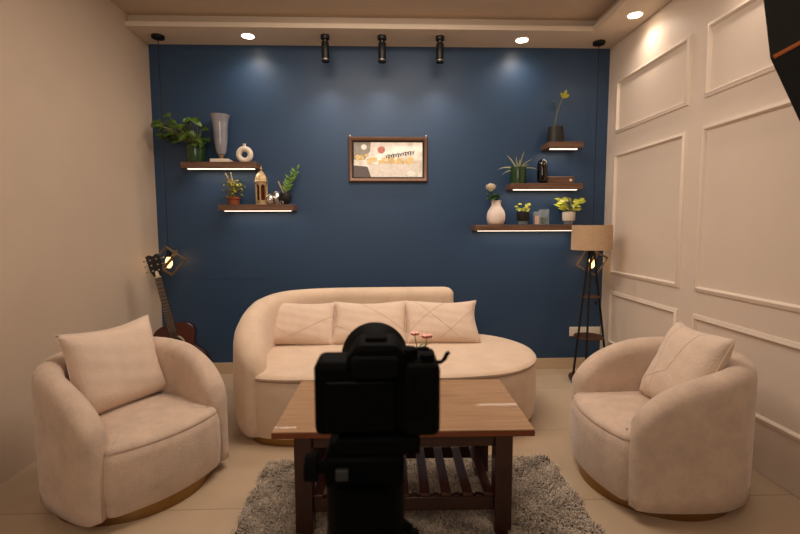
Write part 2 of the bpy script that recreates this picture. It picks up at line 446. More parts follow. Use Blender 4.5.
def mk_zz():
    t = thing('potted_plant', 'upright leafy sprig leaning right in a rounded charcoal pot', 'plant', (-.855, -.10, 1.515))
    pot(t, [(.022, 0), (.026, .012), (.04, .026), (.05, .05), (.052, .075), (.048, .1), (.042, .1), (.04, .088)], M['charcoal'], .041, .09)
    lf = MB(); st = MB(); rnd = random.Random(8)
    for (dx, h, nl) in ((.11, .30, 13), (.05, .24, 9)):
        pts = [Vector((dx * u**1.3, -.01*u, .085 + (h - .085) * u)) for u in [k/10 for k in range(11)]]
        st.tube(pts, [.004 - .0025*k/10 for k in range(11)], 6)
        for k in range(nl):
            u = .2 + .8*k/nl; p = pts[min(10, int(u*10))]; sgn = 1 if k % 2 else -1
            lf.leaf(p, (sgn*.8 + .2, rnd.uniform(-.3, .2), .7), .052, .024, Vector((0, -1, .3)), .15)
        lf.leaf(pts[-1], (.4, 0, 1), .05, .022, Vector((0, -1, .3)), .1)
    st.build('stems', M['stem'], t); lf.build('leaves', M['leaf_mid'], t)
    MB().tube([(-.005, 0, .08), (-.055, -.01, .20)], [.004, .007], 7).build('twig', M['twig'], t)
mk_zz()
ring = MB(); ring.tube([(.014*cos(a), 0, .0165 + .014*sin(a)) for a in [2*pi*k/18 for k in range(18)]], .0028, 8, loop=True)
ring = tag(ring.build('silver_ring', M['silver'], auto=0), 'tiny silver ring ornament in front of the charcoal pot', 'ornament'); ring.location = (-.875, -.165, 1.515)

def mk_topplant():
    t = thing('potted_plant', 'single long stem with yellow green tip leaves in a tapered black pot', 'plant', (1.491, -.10, 2.041))
    pot(t, [(.068, 0), (.072, .004), (.070, .07), (.062, .14), (.057, .142), (.055, .128)], M['charcoal'], .056, .128)
    st = MB()
    st.tube([Vector((-.01 + .075*u*u + .0, 0, .12 + .28*u)) for u in [k/8 for k in range(9)]], .0028, 6)
    st.tube([Vector((-.015 + .03*sin(2.8*u) , .01, .12 + .24*u)) for u in [k/8 for k in range(9)]], .002, 6)
    st.build('stem', M['stem'], t)
    lf = MB()
    for d, L in (((.3, -.2, 1), .075), ((.8, -.1, .5), .06), ((-.5, -.2, .8), .055), ((.05, -.5, .9), .06)):
        lf.leaf((.064, 0, .385), d, L, .032, Vector((0, -1, .2)), .1)
    lf.leaf((-.0, .01, .35), (-.6, -.3, .4), .04, .02)
    lf.build('leaves', M['leaf_yellow'], t)
mk_topplant()

def mk_spider():
    t = thing('potted_plant', 'spiky grey leaved plant in a glossy green pot on the right middle shelf', 'plant', (1.167, -.105, 1.692))
    pot(t, [(.058, 0), (.066, .004), (.070, .05), (.072, .13), (.070, .143), (.065, .143), (.063, .13)], M['green_pot'], .064, .13)
    lf = MB()
    for (dx, h, L) in ((-.9, .5, .19), (-.55, 1.1, .21), (-.15, .9, .13), (.25, 1.2, .19), (.6, .9, .18), (.95, .55, .17), (-1.0, .2, .12), (.5, .5, .11), (.1, 1, .1)):
        d = Vector((dx, -.15, h)).normalized(); p = Vector((dx*.01, 0, .12)); vs = []; fs = []
        for k in range(9):
            u = k / 8; c = p + d * L * u + Vector((dx*.02*u, 0, -.11*u*u*abs(dx)*L*5)); w = .009 * (1 - u)**.6 + .0005
            vs += [c + Vector((-w * d.z, -w*.3, w * d.x)), c + Vector((0, -.002, 0)), c + Vector((w * d.z, w*.3, -w * d.x))]
        for k in range(8):
            a = k*3; fs += [(a, a+1, a+4, a+3), (a+1, a+2, a+5, a+4)]
        lf.add(vs, fs)
    lf.build('leaves', M['leaf_pale'], t)
mk_spider()

def mk_capsule():
    t = thing('capsule_bottle', 'glossy black capsule-shaped bottle standing on the right middle shelf', 'bottle', (1.377, -.12, 1.692))
    MB().lathe([(0, 0), (.026, 0), (.038, .012), (.044, .035), (.045, .10), (.045, .165), (.040, .190), (.026, .207), (.010, .213), (0, .214)], n=32).build('bottle_body', M['black_gloss'], t)
    MB().lathe([(.0, .0), (.007, .0), (.008, .003), (.0, .004)], n=18, mx=Matrix.Rotation(pi/2, 3, 'X')).build('front_button', M['steel'], t).location = (0, -.0435, .165)
    MB().tube([(-.02, -.043, .13), (-.023, -.043, .15), (-.017, -.042, .178), (0, -.04, .19), (.017, -.042, .178), (.023, -.043, .15)], .0022, 6).build('handle_ring', M['steel'], t)
mk_capsule()

def mk_bar():
    t = thing('wooden_box', 'long low dark wooden box with a pale round knob, beside the black bottle', 'box', (1.548, -.075, 1.692))
    MB().box((0, 0, .033), (.245, .07, .066)).build('box_body', M['walnut'], t, bevel=.008)
    MB().lathe([(0, 0), (.012, 0), (.014, .006), (.010, .012), (0, .014)], n=18, mx=Matrix.Rotation(pi/2, 3, 'X')).build('knob', M['ivory'], t).location = (.085, -.034, .03)
mk_bar()

def mk_pinkvase():
    t = thing('bottle_vase', 'pale pink textured round-bellied vase at the left end of the long shelf', 'vase', (.978, -.11, 1.336))
    o = [(0, 0), (.055, 0), (.070, .012), (.080, .045), (.080, .085), (.072, .118), (.054, .148), (.042, .165), (.040, .195), (.044, .212)]
    MB().lathe(o + [(.039, .212), (.035, .195), (.036, .165), (0, .15)], n=36).build('vase_body', M['pink_cer'], t)
mk_pinkvase()
def mk_rose():
    t = thing('rose_stem', 'white rose with green leaves standing in the pink vase', 'flower', (.968, -.11, 1.52))
    MB().tube([(.01, 0, -.02), (-.01, 0, .06), (-.03, -.02, .13)], .003, 6).build('stem', M['stem'], t)
    lf = MB(); rnd = random.Random(2)
    for i in range(18):
        a = rnd.uniform(0, 2*pi)
        lf.leaf((-.015 + rnd.uniform(-.02, .02), -.01, rnd.uniform(.03, .09)), (cos(a), sin(a)*.7, rnd.uniform(-.2, .5)), rnd.uniform(.05, .07), .042, droop=.4, heart=True)
    lf.build('leaves', M['leaf_mid'], t)
    pe = MB()
    for k in range(34):
        a = k * 2.4; el = 1.45 - k * .055; c = Vector((-.042, -.015, .118))
        dr = Vector((cos(a)*cos(el), sin(a)*cos(el), sin(el))); b = c + dr * .012
        pe.leaf(b, dr + Vector((0, 0, .5)), .040 + .0005*k, .048, Vector((-dr.x, -dr.y, .6)), -.45, True)
    pe.ball((-.042, -.015, .128), (.024, .024, .022), 14, 8)
    pe.build('petals', M['rose'], t)
mk_rose()

def mk_smallpot(x, label, potm, foot, leafm, n, spread, h, L, W, seed):
    t = thing('potted_plant', label, 'plant', (x, -.11, 1.336))
    if foot == 'glass':
        MB().lathe([(.034, 0), (.042, .003), (.046, .04), (.043, .04), (.038, .006)], n=28).build('glass_foot', M['glass'], t)
    else:
        MB().lathe([(.042, 0), (.046, .003), (.048, .035), (.045, .035), (.040, .006)], n=28).build('glass_foot', M['glass'], t)
    MB().lathe([(0, .032), (.048, .034), (.053, .044), (.056, .112), (.052, .112), (.050, .10)], n=28).build('pot', potm, t)
    MB().lathe([(0, .096), (.051, .096), (.051, .10), (0, .103)], n=28).build('soil', M['soil'], t)
    rnd = random.Random(seed); lf = MB(); st = MB()
    for i in range(n):
        a = rnd.uniform(0, 2*pi); dx = cos(a) * spread * rnd.uniform(.3, 1)
        p = Vector((dx, sin(a) * spread * .5, .11 + rnd.uniform(.1, 1) * h))
        st.tube([(0, 0, .10), (dx*.4, 0, .10 + (p.z - .1)*.6), p], .0015, 5)
        l = L * rnd.uniform(.7, 1.1)
        lf.leaf(p - Vector((cos(a), 0, 0)) * l * .3, (cos(a)*1.2, rnd.uniform(-.6, .2), rnd.uniform(-.1, .7)), l, W, Vector((0, -.8, .6)), .2)
    st.build('stems', M['stem'], t); lf.build('leaves', leafm, t)
mk_smallpot(1.218, 'cream and green sprigs in a small black pot with a glass foot', M['charcoal'], 'glass', M['leaf_lime'], 22, .06, .075, .036, .022, 4)
mk_smallpot(1.625, 'bright yellow leaved plant in a white pot with a glass foot, on the long shelf', M['white_cer'], 'glass', M['leaf_lime'], 30, .11, .105, .07, .036, 6)

def mk_glass(x, y, h, s, label, fill, fm):
    t = thing('glass_holder', label, 'glass', (x, y, 1.336))
    o = []
    w = s/2; th = .003
    m = MB(); m.b2(-w, w, -w, w, 0, .005)
    m.b2(-w, w, -w, -w+th, .005, h); m.b2(-w, w, w-th, w, .005, h); m.b2(-w, -w+th, -w+th, w-th, .005, h); m.b2(w-th, w, -w+th, w-th, .005, h)
    m.build('glass_body', M['glass'], t, bevel=.001)
    m = MB(); m.lathe([(0, .006), (w*.7, .006), (w*.72, fill), (0, fill + .002)], n=20); m.build('candle', fm, t)
mk_glass(1.338, -.125, .115, .055, 'clear square glass holder with pale pink filling, left of the pair', .075, M['pink_petal'])
mk_glass(1.408, -.095, .135, .072, 'taller clear square glass holder with dark green filling, right of the pair', .06, M['green_pot'])

# ------------------------------------------------------------------ framed picture
def mk_picture():
    t = thing('framed_picture', 'bronze framed picture of a decorated white table hanging on the blue wall', 'picture', (.036, -.001, 1.718))
    W, H = .695, .392
    def fr(m, w, h, b, y0, y1, cz):
        prof = [(0, y0), (0, y1*.7), (b*.25, y1), (b*.7, y1*.85), (b, y1*.45), (b, y0)]
        R = [[Vector((sx*(w/2 - q[0]), -q[1], cz + sz*(h/2 - q[0]))) for q in prof] for sx, sz in ((-1, -1), (1, -1), (1, 1), (-1, 1))]
        return m.rings(R, loop=True)
    fr(MB(), W, H, .036, .0, .03, H/2).build('frame', M['frame'], t, auto=60)
    fr(MB(), W-.07, H-.07, .010, .002, .020, H/2).build('inner_lip', M['frame_dark'], t, auto=60)
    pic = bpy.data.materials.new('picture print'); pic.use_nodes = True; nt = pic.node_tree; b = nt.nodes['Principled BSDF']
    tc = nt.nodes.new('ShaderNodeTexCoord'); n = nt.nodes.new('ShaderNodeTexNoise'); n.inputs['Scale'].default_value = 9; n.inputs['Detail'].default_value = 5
    r = nt.nodes.new('ShaderNodeValToRGB'); r.color_ramp.elements[0].color = hexc('#d6c8b8'); r.color_ramp.elements[1].color = hexc('#fff8ee')  # print tone lightened to stand in for room light reflected in the glass
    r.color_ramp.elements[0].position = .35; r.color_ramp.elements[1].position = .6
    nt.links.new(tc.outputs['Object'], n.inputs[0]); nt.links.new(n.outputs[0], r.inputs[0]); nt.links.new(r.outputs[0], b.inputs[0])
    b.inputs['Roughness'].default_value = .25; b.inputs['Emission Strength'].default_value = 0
    x0, x1, z0, z1 = -.305, .305, .045, H - .045
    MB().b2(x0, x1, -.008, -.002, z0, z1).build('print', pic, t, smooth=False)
    fm = lambda c, **k: mat('print tone ' + c, c, .35, **k)
    def patch(name, pts, c, y=-.0088, **k):
        m = MB(); o = [Vector((x0 + (x1-x0)*u, y, z0 + (z1-z0)*v)) for u, v in pts]
        m.v = [tuple(p) for p in o]; m.f = [tuple(range(len(o)))]; m.build(name, fm(c, **k), t, smooth=False)
    def disc(u, v, ru, rv, n=18): return [(u + ru*cos(2*pi*j/n), v + rv*sin(2*pi*j/n)) for j in range(n)]
    patch('print_backdrop', [(0, .5), (.16, .5), (.24, .75), (.25, 1), (0, 1)], '#8c8072', var=.3, vscale=30)
    patch('print_tablecloth', [(.2, .38), (.95, .40), (.93, 0), (.27, 0)], '#e6dccf', var=.2, vscale=60)
    patch('print_chair', [(0, 0), (.25, 0), (.2, .3), (.0, .34)], '#43271d', var=.7, vscale=50)
    m = MB(); rnd = random.Random(9)
    for k in range(75):
        u = rnd.uniform(.04, .9); v = .46 + rnd.uniform(-.05, .07) + (.1 if u < .2 else 0)
        o = len(m.v); q = disc(u, v, rnd.uniform(.012, .035), rnd.uniform(.02, .06), 8)
        m.v += [(x0 + (x1-x0)*a, -.0095 - k*.00001, z0 + (z1-z0)*b_) for a, b_ in q]; m.f.append(tuple(range(o, o+8)))
    m.build('print_flowers', fm('#efc878', var=.4, vscale=40), t, smooth=False)
    patch('print_balloon', disc(.40, .78, .055, .10), '#c0604c', y=-.0098, var=.3, vscale=60)
    patch('print_balloon', disc(.15, .86, .04, .08), '#ece4d8', y=-.0098)
    patch('print_balloon', disc(.83, .10, .06, .08), '#f6f0e6', y=-.0098)
    m = MB()      # dark looping script-like strokes, unreadable in the photo
    for (u0, u1, v0, v1, k) in ((.46, .70, .58, .64, 7), (.70, .88, .66, .70, 5)):
        pts = []
        for i in range(k*10 + 1):
            s = i / (k*10)
            pts.append((x0 + (x1-x0)*(u0 + (u1-u0)*s + .012*sin(2*pi*k*s)), -.0100, z0 + (z1-z0)*(v0 + (v1-v0)*s + .06*cos(2*pi*k*s) * (1 if (i//10) % 2 else .55))))
        m.tube(pts, .0028, 5)
    m.build('print_lettering', M['frame_dark'], t)
    g = MB(); g.b2(x0, x1, -.0125, -.0115, z0, z1); g.build('glass', mat('picture glass', '#ffffff', .06, alpha=.04), t, smooth=False)
    for sx in (-1, 1):
        MB().lathe([(0, 0), (.004, 0), (.007, .008), (0, .010)], n=12, mx=Matrix.Rotation(pi/2, 3, 'X')).build('hanging_nail', M['ivory'], t).location = (sx*.335, -.002, H + .012)
mk_picture()

# ------------------------------------------------------------------ wall plates
def plate(name, x, z, w, h, n, label, cat):
    t = thing(name, label, cat, (x, -.0005, z))
    MB().box((0, -.006, 0), (w, .012, h)).build('cover_plate', M['plate'], t, bevel=.003)
    for k in range(n):
        MB().box((-w/2 + w*(k + .5)/n, -.0135, 0), (w/n*.62, .004, h*.62)).build('rocker', M['plate'], t, bevel=.001)
plate('wall_switch', -1.738, .354, .062, .095, 1, 'small white wall socket plate on the blue wall, right of the guitar', 'socket')
plate('wall_socket', 1.848, .35, .285, .085, 4, 'wide white four gang socket plate low on the blue wall behind the floor lamp', 'socket')

# ------------------------------------------------------------------ upholstery helpers
def smooth_closed(pts, per=8):
    n = len(pts); out = []
    for i in range(n):
        p0, p1, p2, p3 = (Vector(pts[(i + k - 1) % n]) for k in range(4))
        for k in range(per):
            t = k / per
            out.append(.5 * ((2*p1) + (-p0 + p2)*t + (2*p0 - 5*p1 + 4*p2 - p3)*t*t + (-p0 + 3*p1 - 3*p2 + p3)*t**3))
    return out
def smooth_open(pts, per=8):
    n = len(pts); out = []
    for i in range(n - 1):
        p0, p1, p2, p3 = (Vector(pts[min(max(i + k - 1, 0), n - 1)]) for k in range(4))
        for k in range(per):
            t = k / per
            out.append(.5 * ((2*p1) + (-p0 + p2)*t + (2*p0 - 5*p1 + 4*p2 - p3)*t*t + (-p0 + 3*p1 - 3*p2 + p3)*t**3))
    out.append(Vector(pts[-1])); return out
def interp(tab, x):
    if x <= tab[0][0]: return tab[0][1]
    for (a, va), (b, vb) in zip(tab, tab[1:]):
        if x <= b:
            t = (x - a) / (b - a); t = t*t*(3 - 2*t); return va + (vb - va) * t
    return tab[-1][1]
def pinterp(tab, x):
    """monotone cubic through the table"""
    n = len(tab); X = [a for a, _ in tab]; Y = [b for _, b in tab]
    if x <= X[0]: return Y[0]
    if x >= X[-1]: return Y[-1]
    d = [(Y[i+1] - Y[i]) / (X[i+1] - X[i]) for i in range(n-1)]
    m = [d[0]] + [0 if d[i-1]*d[i] <= 0 else 2*d[i-1]*d[i]/(d[i-1] + d[i]) for i in range(1, n-1)] + [d[-1]]
    i = max(k for k in range(n-1) if x >= X[k]); h = X[i+1] - X[i]; t = (x - X[i]) / h
    return (2*t**3 - 3*t*t + 1)*Y[i] + (t**3 - 2*t*t + t)*h*m[i] + (-2*t**3 + 3*t*t)*Y[i+1] + (t**3 - t*t)*h*m[i+1]
def shell_mesh(path, Hf, Tf, z0, side=1, bulge=.015, nz=7, na=9):
    """wrapped backrest: path = centre line; outer side = side * left normal; a rounded wall standing on z0"""
    m = MB(); R = []; n = len(path)
    for i, p in enumerate(path):
        t = (path[min(i+1, n-1)] - path[max(i-1, 0)]).normalized(); nr = Vector((-t.y, t.x)) * side
        H = Hf(i / (n-1)); a = Tf(i / (n-1)) / 2; rz = min(a * 1.15, (H - z0) * .5); ring = []
        for k in range(nz):
            u = k / nz; z = z0 + (H - rz - z0) * u
            o = a + bulge * sin(pi * min(1, u*.9 + .1)) - (.018 * (1-u)**6)
            ring.append(Vector((p.x + nr.x*o, p.y + nr.y*o, z)))
        for k in range(na + 1):
            b = pi * k / na; o = a * cos(b) + (bulge*.12 * (1 if cos(b) > 0 else 0))
            ring.append(Vector((p.x + nr.x*o, p.y + nr.y*o, H - rz + rz * sin(b))))
        for k in range(nz):
            u = 1 - (k + 1) / nz; z = z0 + (H - rz - z0) * u; o = -a
            ring.append(Vector((p.x + nr.x*o, p.y + nr.y*o, z)))
        R.append(ring)
    return m.rings(R)
def offs(out, d):
    n = len(out); r = []
    for i, p in enumerate(out):
        t = (out[(i+1) % n] - out[(i-1) % n]).normalized(); r.append(p + Vector((t.y, -t.x)) * d)   # ccw outline: outward = right of travel
    return r
def solid(outline, layers, crown=None):
    """layers: (outset, z); crown: (z_rise) closes the top with shrinking rings"""
    R = [[Vector((p.x, p.y, z)) for p in offs(outline, d)] for d, z in layers]
    if crown:
        base = offs(outline, layers[-1][0]); zb = layers[-1][1]
        c = sum(base, Vector((0, 0))) / len(base)
        for s in (.93, .8, .6, .35, .1, .005):
            R.append([Vector((c.x + (p.x-c.x)*s, c.y + (p.y-c.y)*s, zb + crown * (1 - s*s))) for p in base])
    return MB().rings(R)

# pillow: pointed corners, pinched edges, soft creases near corners
def pillow_mesh(w, h, T, seed=0, N=30, wr=1.0):
    rnd = random.Random(seed); ph = [rnd.uniform(0, 6) for _ in range(6)]
    def P(u, v, s):
        x = u * w/2 * (1 - .085 * (1 - v*v)); z = v * h/2 * (1 - .085 * (1 - u*u))
        th = T/2 * (max(0, 1 - u**4) * max(0, 1 - v**4)) ** .55 * (1 - .12*(u*u + v*v)/2)
        e = abs(u*v)
        wrk = wr * .0022 * (sin(9*u + 7*v + ph[0]) * sin(5*u - 8*v + ph[1]) + .8*e*sin(26*(abs(u)-abs(v)) + ph[2])) * min(1, (1-max(abs(u), abs(v)))*5)
        x += .006*sin(3*v + ph[3]); z += .006*sin(3*u + ph[4])
        return Vector((x, s * (th + wrk), z))
    m = MB()
    for s in (1, -1):
        vs = [P(-1 + 2*i/N, -1 + 2*j/N, s) for i in range(N+1) for j in range(N+1)]
        fs = [(i*(N+1)+j, (i+1)*(N+1)+j, (i+1)*(N+1)+j+1, i*(N+1)+j+1) for i in range(N) for j in range(N)]
        m.add(vs, fs)
    return m, P
def pillow(name, w, h, T, loc, az, lean, label, cat, m, seams=(), seed=0, roll=0, piping=False, group=None):
    """az: direction the front face looks (radians), lean: tilt back"""
    t = thing(name, label, cat, loc, 0, group)
    t.rotation_euler = (Matrix.Rotation(az + pi/2, 3, 'Z') @ Matrix.Rotation(-lean, 3, 'X') @ Matrix.Rotation(roll, 3, 'Y')).to_euler()
    mb, P = pillow_mesh(w, h, T, seed)
    o = mb.build('cover', m, t, auto=0)
    o.modifiers.new('weld', 'WELD').merge_threshold = .0004
    for (u0, v0, u1, v1) in seams:
        s = MB(); pts = []
        for k in range(17):
            q = P(u0 + (u1-u0)*k/16, v0 + (v1-v0)*k/16, -1); pts.append(q + Vector((0, -.0003, 0)))
        s.tube(pts, .0022, 6); s.build('stitched_seam', M['pillow'] if piping else M['velvet2'], t)
    # edge piping
    e = MB(); N = 20; pts = []
    for (a, b, c, d) in ((-1, -1, 1, -1), (1, -1, 1, 1), (1, 1, -1, 1), (-1, 1, -1, -1)):
        for k in range(N): pts.append(P(a + (c-a)*k/N, b + (d-b)*k/N, 0))
    e.tube(pts, .0025, 6, loop=True); e.build('edge_piping', m, t)
    return t

# ------------------------------------------------------------------ sofa
def mk_sofa():
    t = thing('curved_sofa', 'cream velvet chaise sofa with a wrapped back on the left and rounded open right end', 'sofa', (0, -.9, 0))
    dy = .9
    pth = [(.575, -.305), (.2, -.30), (-.2, -.302), (-.47, -.325), (-.69, -.405), (-.835, -.55), (-.90, -.76), (-.91, -.96), (-.885, -1.16), (-.825, -1.31), (-.765, -1.385)]
    path = [p + Vector((0, dy)) for p in smooth_open(pth, 14)]
    Ht = [(0, .770), (.012, .805), (.03, .818), (.42, .818), (.58, .805), (.70, .765), (.80, .705), (.88, .635), (.95, .545), (1, .44)]
    Tt = [(0, .03), (.012, .11), (.03, .135), (.5, .14), (.66, .165), (.84, .195), (.94, .14), (.985, .06), (1, .02)]
    shell_mesh(path, lambda u: pinterp(Ht, u), lambda u: pinterp(Tt, u), .045, side=-1, bulge=.010).build('backrest', M['velvet'], t, auto=0)
    ol = [(-.83, -1.355), (-.66, -1.435), (-.3, -1.45), (.1, -1.45), (.5, -1.435), (.78, -1.36), (.97, -1.19), (1.055, -.95), (1.03, -.71), (.90, -.50), (.70, -.385), (.4, -.345), (0, -.34), (-.45, -.36), (-.72, -.46), (-.86, -.65), (-.89, -.9), (-.885, -1.15)]
    out = [p + Vector((0, dy)) for p in smooth_closed(ol, 7)]
    solid(out, [(-.02, .045), (-.006, .048), (0, .06), (.008, .2), (.006, .33), (-.002, .392), (-.012, .402)]).build('base_body', M['velvet'], t, auto=50)
    solid(out, [(-.03, .395), (-.008, .399), (.004, .408), (.007, .42), (-.004, .433), (-.022, .440), (-.05, .443)], crown=.008).build('seat', M['velvet'], t, auto=50)
    pts = [Vector((p.x, p.y, .402)) for p in offs(out, .001)]
    MB().tube(pts, .0035, 6, loop=True).build('seat_piping', M['seam'], t)
    solid(out, [(-.016, 0), (-.016, .05)]).build('plinth', M['gold'], t, auto=60)
    # vertical stitched seam where the arm meets the front
mk_sofa()
for (x, w, lab, sd, se) in (
    (-.672, .60, 'cream velvet lumbar pillow at the curved left end of the sofa', 1, ((-.98, .1, .15, -.95), (-.35, -.95, .98, .3))),
    (-.118, .585, 'cream velvet lumbar pillow in the middle of the sofa, behind the camera', 2, ((-.3, .95, .98, -.5), (-.98, -.2, .2, -.95))),
    (.430, .575, 'cream velvet lumbar pillow at the open right end of the sofa back', 3, ((-.98, -.55, .1, .9), (-.15, -.92, .98, .55), (-.7, .9, .5, -.9)))):
    pillow('lumbar_pillow', w, .355, .15, (x, -.655, .590), -pi/2, RD(33), lab, 'pillow', M['pillow'], se, sd)

# ------------------------------------------------------------------ tub chairs
def mk_chair(loc, face, label, hb):
    """front looks along local +x: half-round back, straight arms, bowed front panel between them"""
    t = thing('tub_armchair', label, 'armchair', loc, face)
    Rc = .388; T = .125; r = Rc - T/2; a = .325; L = r*pi/2 + a
    path = []
    for k in range(91):
        q = -L + 2*L*k/90
        if abs(q) <= r*pi/2: th = pi + (q / r); p = Vector((r*cos(th), r*sin(th)))
        else:
            d = abs(q) - r*pi/2; sg = 1 if q > 0 else -1
            p = Vector((d, -sg * (r - .28*d*d)))
        path.append(p)
    Ht = [(0, hb), (.30, hb - .012), (.50, hb - .040), (.66, hb - .095), (.74, hb - .145), (.80, hb - .210), (.835, hb - .275), (L, hb - .345)]
    Hf = lambda u: pinterp(Ht, abs(u - .5) * 2 * L)
    Tt = [(0, T), (.72, T), (.80, .108), (.83, .078), (L - .006, .036), (L, .012)]
    Tf = lambda u: pinterp(Tt, abs(u - .5) * 2 * L)
    shell_mesh(path, Hf, Tf, .060, side=1, bulge=.012).build('wrapped_backrest', M['velvet2'], t, auto=0)
    out = []; hw = .285
    for k in range(25):
        y = -1 + 2*k/24; e = .012 if abs(y) > .99 else 0
        out.append(Vector((.400 - .062*y*y - e, (hw - e*.3)*y)))
    for x in (.28, .15, .03): out.append(Vector((x, hw)))
    for k in range(1, 24):
        th = pi/2 + pi*k/24; out.append(Vector((.29*cos(th), hw*sin(th))))
    for x in (.03, .15, .28): out.append(Vector((x, -hw)))
    solid(out, [(-.02, .060), (-.006, .063), (0, .078), (.008, .18), (.004, .30), (-.004, .335), (-.012, .345)]).build('front_panel', M['velvet2'], t, auto=50)
    solid(out, [(-.03, .342), (-.014, .345), (-.007, .350), (-.008, .358), (-.018, .370), (-.036, .379), (-.06, .384)], crown=.018).build('seat', M['velvet2'], t, auto=50)
    MB().tube([Vector((p.x, p.y, .345)) for p in offs(out, -.012)], .003, 6, loop=True).build('seat_piping', M['velvet2'], t)
    MB().lathe([(0, 0), (.352, 0), (.352, .066), (0, .066)], c=(.034, 0, 0), n=64).build('plinth', M['gold'], t)
    return t
mk_chair((-1.325, -1.765, 0), RD(-34), 'dusty cream velvet tub chair beside the left wall in front of the guitar', .70)
mk_chair((1.415, -1.86, 0), RD(181), 'dusty cream velvet tub chair beside the panelled right wall', .70)
pillow('square_pillow', .49, .44, .17, (-1.42, -1.70, .60), RD(-27), RD(17), 'plain cream square pillow leaning in the left tub chair', 'pillow', M['pillow'], (), 5, roll=RD(-2))
pillow('square_pillow', .45, .45, .17, (1.50, -1.90, .60), RD(176), RD(26), 'cream square pillow with stitched diagonal seams in the right tub chair', 'pillow', M['pillow'], ((-.55, .95, -.25, -.95), (.35, .95, .05, -.2), (.05, -.2, .98, -.6), (-.98, -.75, .05, -.2)), 6, piping=True)

# ------------------------------------------------------------------ rug
def mk_rug():
    x0, x1, y0, y1 = -.66, .92, -2.85, -1.63
    t = thing('shag_rug', 'grey shaggy rectangular rug under the coffee table', 'rug', ((x0+x1)/2, (y0+y1)/2, 0))
    w, d = (x1-x0)/2, (y1-y0)/2
    MB().b2(-w, w, -d, d, 0.0005, .006).build('backing', M['rug_base'], t, smooth=False)
    rnd = random.Random(11); vs = []; fs = []; tint = []
    def clump(x, y): return .5 + .25*sin(x*23 + 3*sin(y*17)) + .25*sin(y*29 + 2.5*sin(x*19 + 1))
    NB = 62000
    for i in range(NB):
        x = rnd.uniform(-w, w); y = rnd.uniform(-d, d)
        c = clump(x, y); a = 3.2*sin(x*9 + 2*sin(y*7)) + rnd.uniform(-1.3, 1.3)
        L = rnd.uniform(.020, .038); hz = rnd.uniform(.010, .024)
        wd = rnd.uniform(.0016, .0028); dx, dy = cos(a), sin(a); px, py = -dy*wd, dx*wd
        o = len(vs)
        vs += [(x-px, y-py, .005), (x+px, y+py, .005), (x+dx*L*.45+px, y+dy*L*.45+py, .005+hz), (x+dx*L*.45-px, y+dy*L*.45-py, .005+hz), (x+dx*L, y+dy*L, .005+hz*rnd.uniform(.5, 1.2))]
        fs += [(o, o+1, o+2, o+3), (o+3, o+2, o+4)]
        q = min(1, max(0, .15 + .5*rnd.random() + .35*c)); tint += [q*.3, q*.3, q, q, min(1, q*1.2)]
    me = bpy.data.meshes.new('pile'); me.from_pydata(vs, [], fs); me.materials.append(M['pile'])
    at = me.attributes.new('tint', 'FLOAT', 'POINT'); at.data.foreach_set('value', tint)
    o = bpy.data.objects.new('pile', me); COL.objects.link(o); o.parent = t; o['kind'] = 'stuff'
mk_rug()

# ------------------------------------------------------------------ coffee table
TZ = .495
def mk_table():
    t = thing('coffee_table', 'wooden coffee table with oak top, dark legs and a slatted lower shelf', 'table', (.0735, -2.005, 0.006), RD(-1.0))
    W, D = 1.072, .615; z = TZ - .006
    MB().b2(-W/2, W/2, -D/2, D/2, z-.006, z).build('tabletop', M['top_wood'], t, bevel=.0015)
    MB().b2(-W/2-.002, W/2+.002, -D/2-.002, D/2+.002, z-.030, z-.006).build('tabletop_edge', M['top_edge'], t, bevel=.005)
    lx, yf, yb = .414, -.262, .200; L = .072
    for sx in (-1, 1):
        for y in (yf, yb):
            lg = MB().b2(sx*lx - L/2, sx*lx + L/2, y - L/2, y + L/2, .045, z-.030).build('leg', M['dark_wood'], t, bevel=.003)
            MB().box((sx*lx, y, .0225), (.05, .05, .045)).build('foot', M['dark_wood'], lg, bevel=.004)
    for y in (yf, yb): MB().b2(-lx + L/2, lx - L/2, y - .012, y + .012, z-.085, z-.031).build('apron', M['dark_wood'], t, bevel=.002)
    for sx in (-1, 1): MB().b2(sx*lx - .012, sx*lx + .012, yf + L/2, yb - L/2, z-.085, z-.031).build('apron', M['dark_wood'], t, bevel=.002)
    for y in (yf, yb - .03): MB().b2(-lx + L/2, lx - L/2, y - .015, y + .015, .125, .185).build('shelf_rail', M['dark_wood'], t, bevel=.003)
    for k in range(9):
        x = -.36 + k * .09
        MB().b2(x - .021, x + .021, yf - .012, yb - .01, .185, .199).build('shelf_slat', M['slat_wood'], t, bevel=.002)
    for k in range(8):
        x = -.36 + (k + .5) * .09
        MB().b2(x - .012, x + .012, yf - .014, yf + .014, .185, .190).build('spacer', M['dark_wood'], t, bevel=.001)
mk_table()

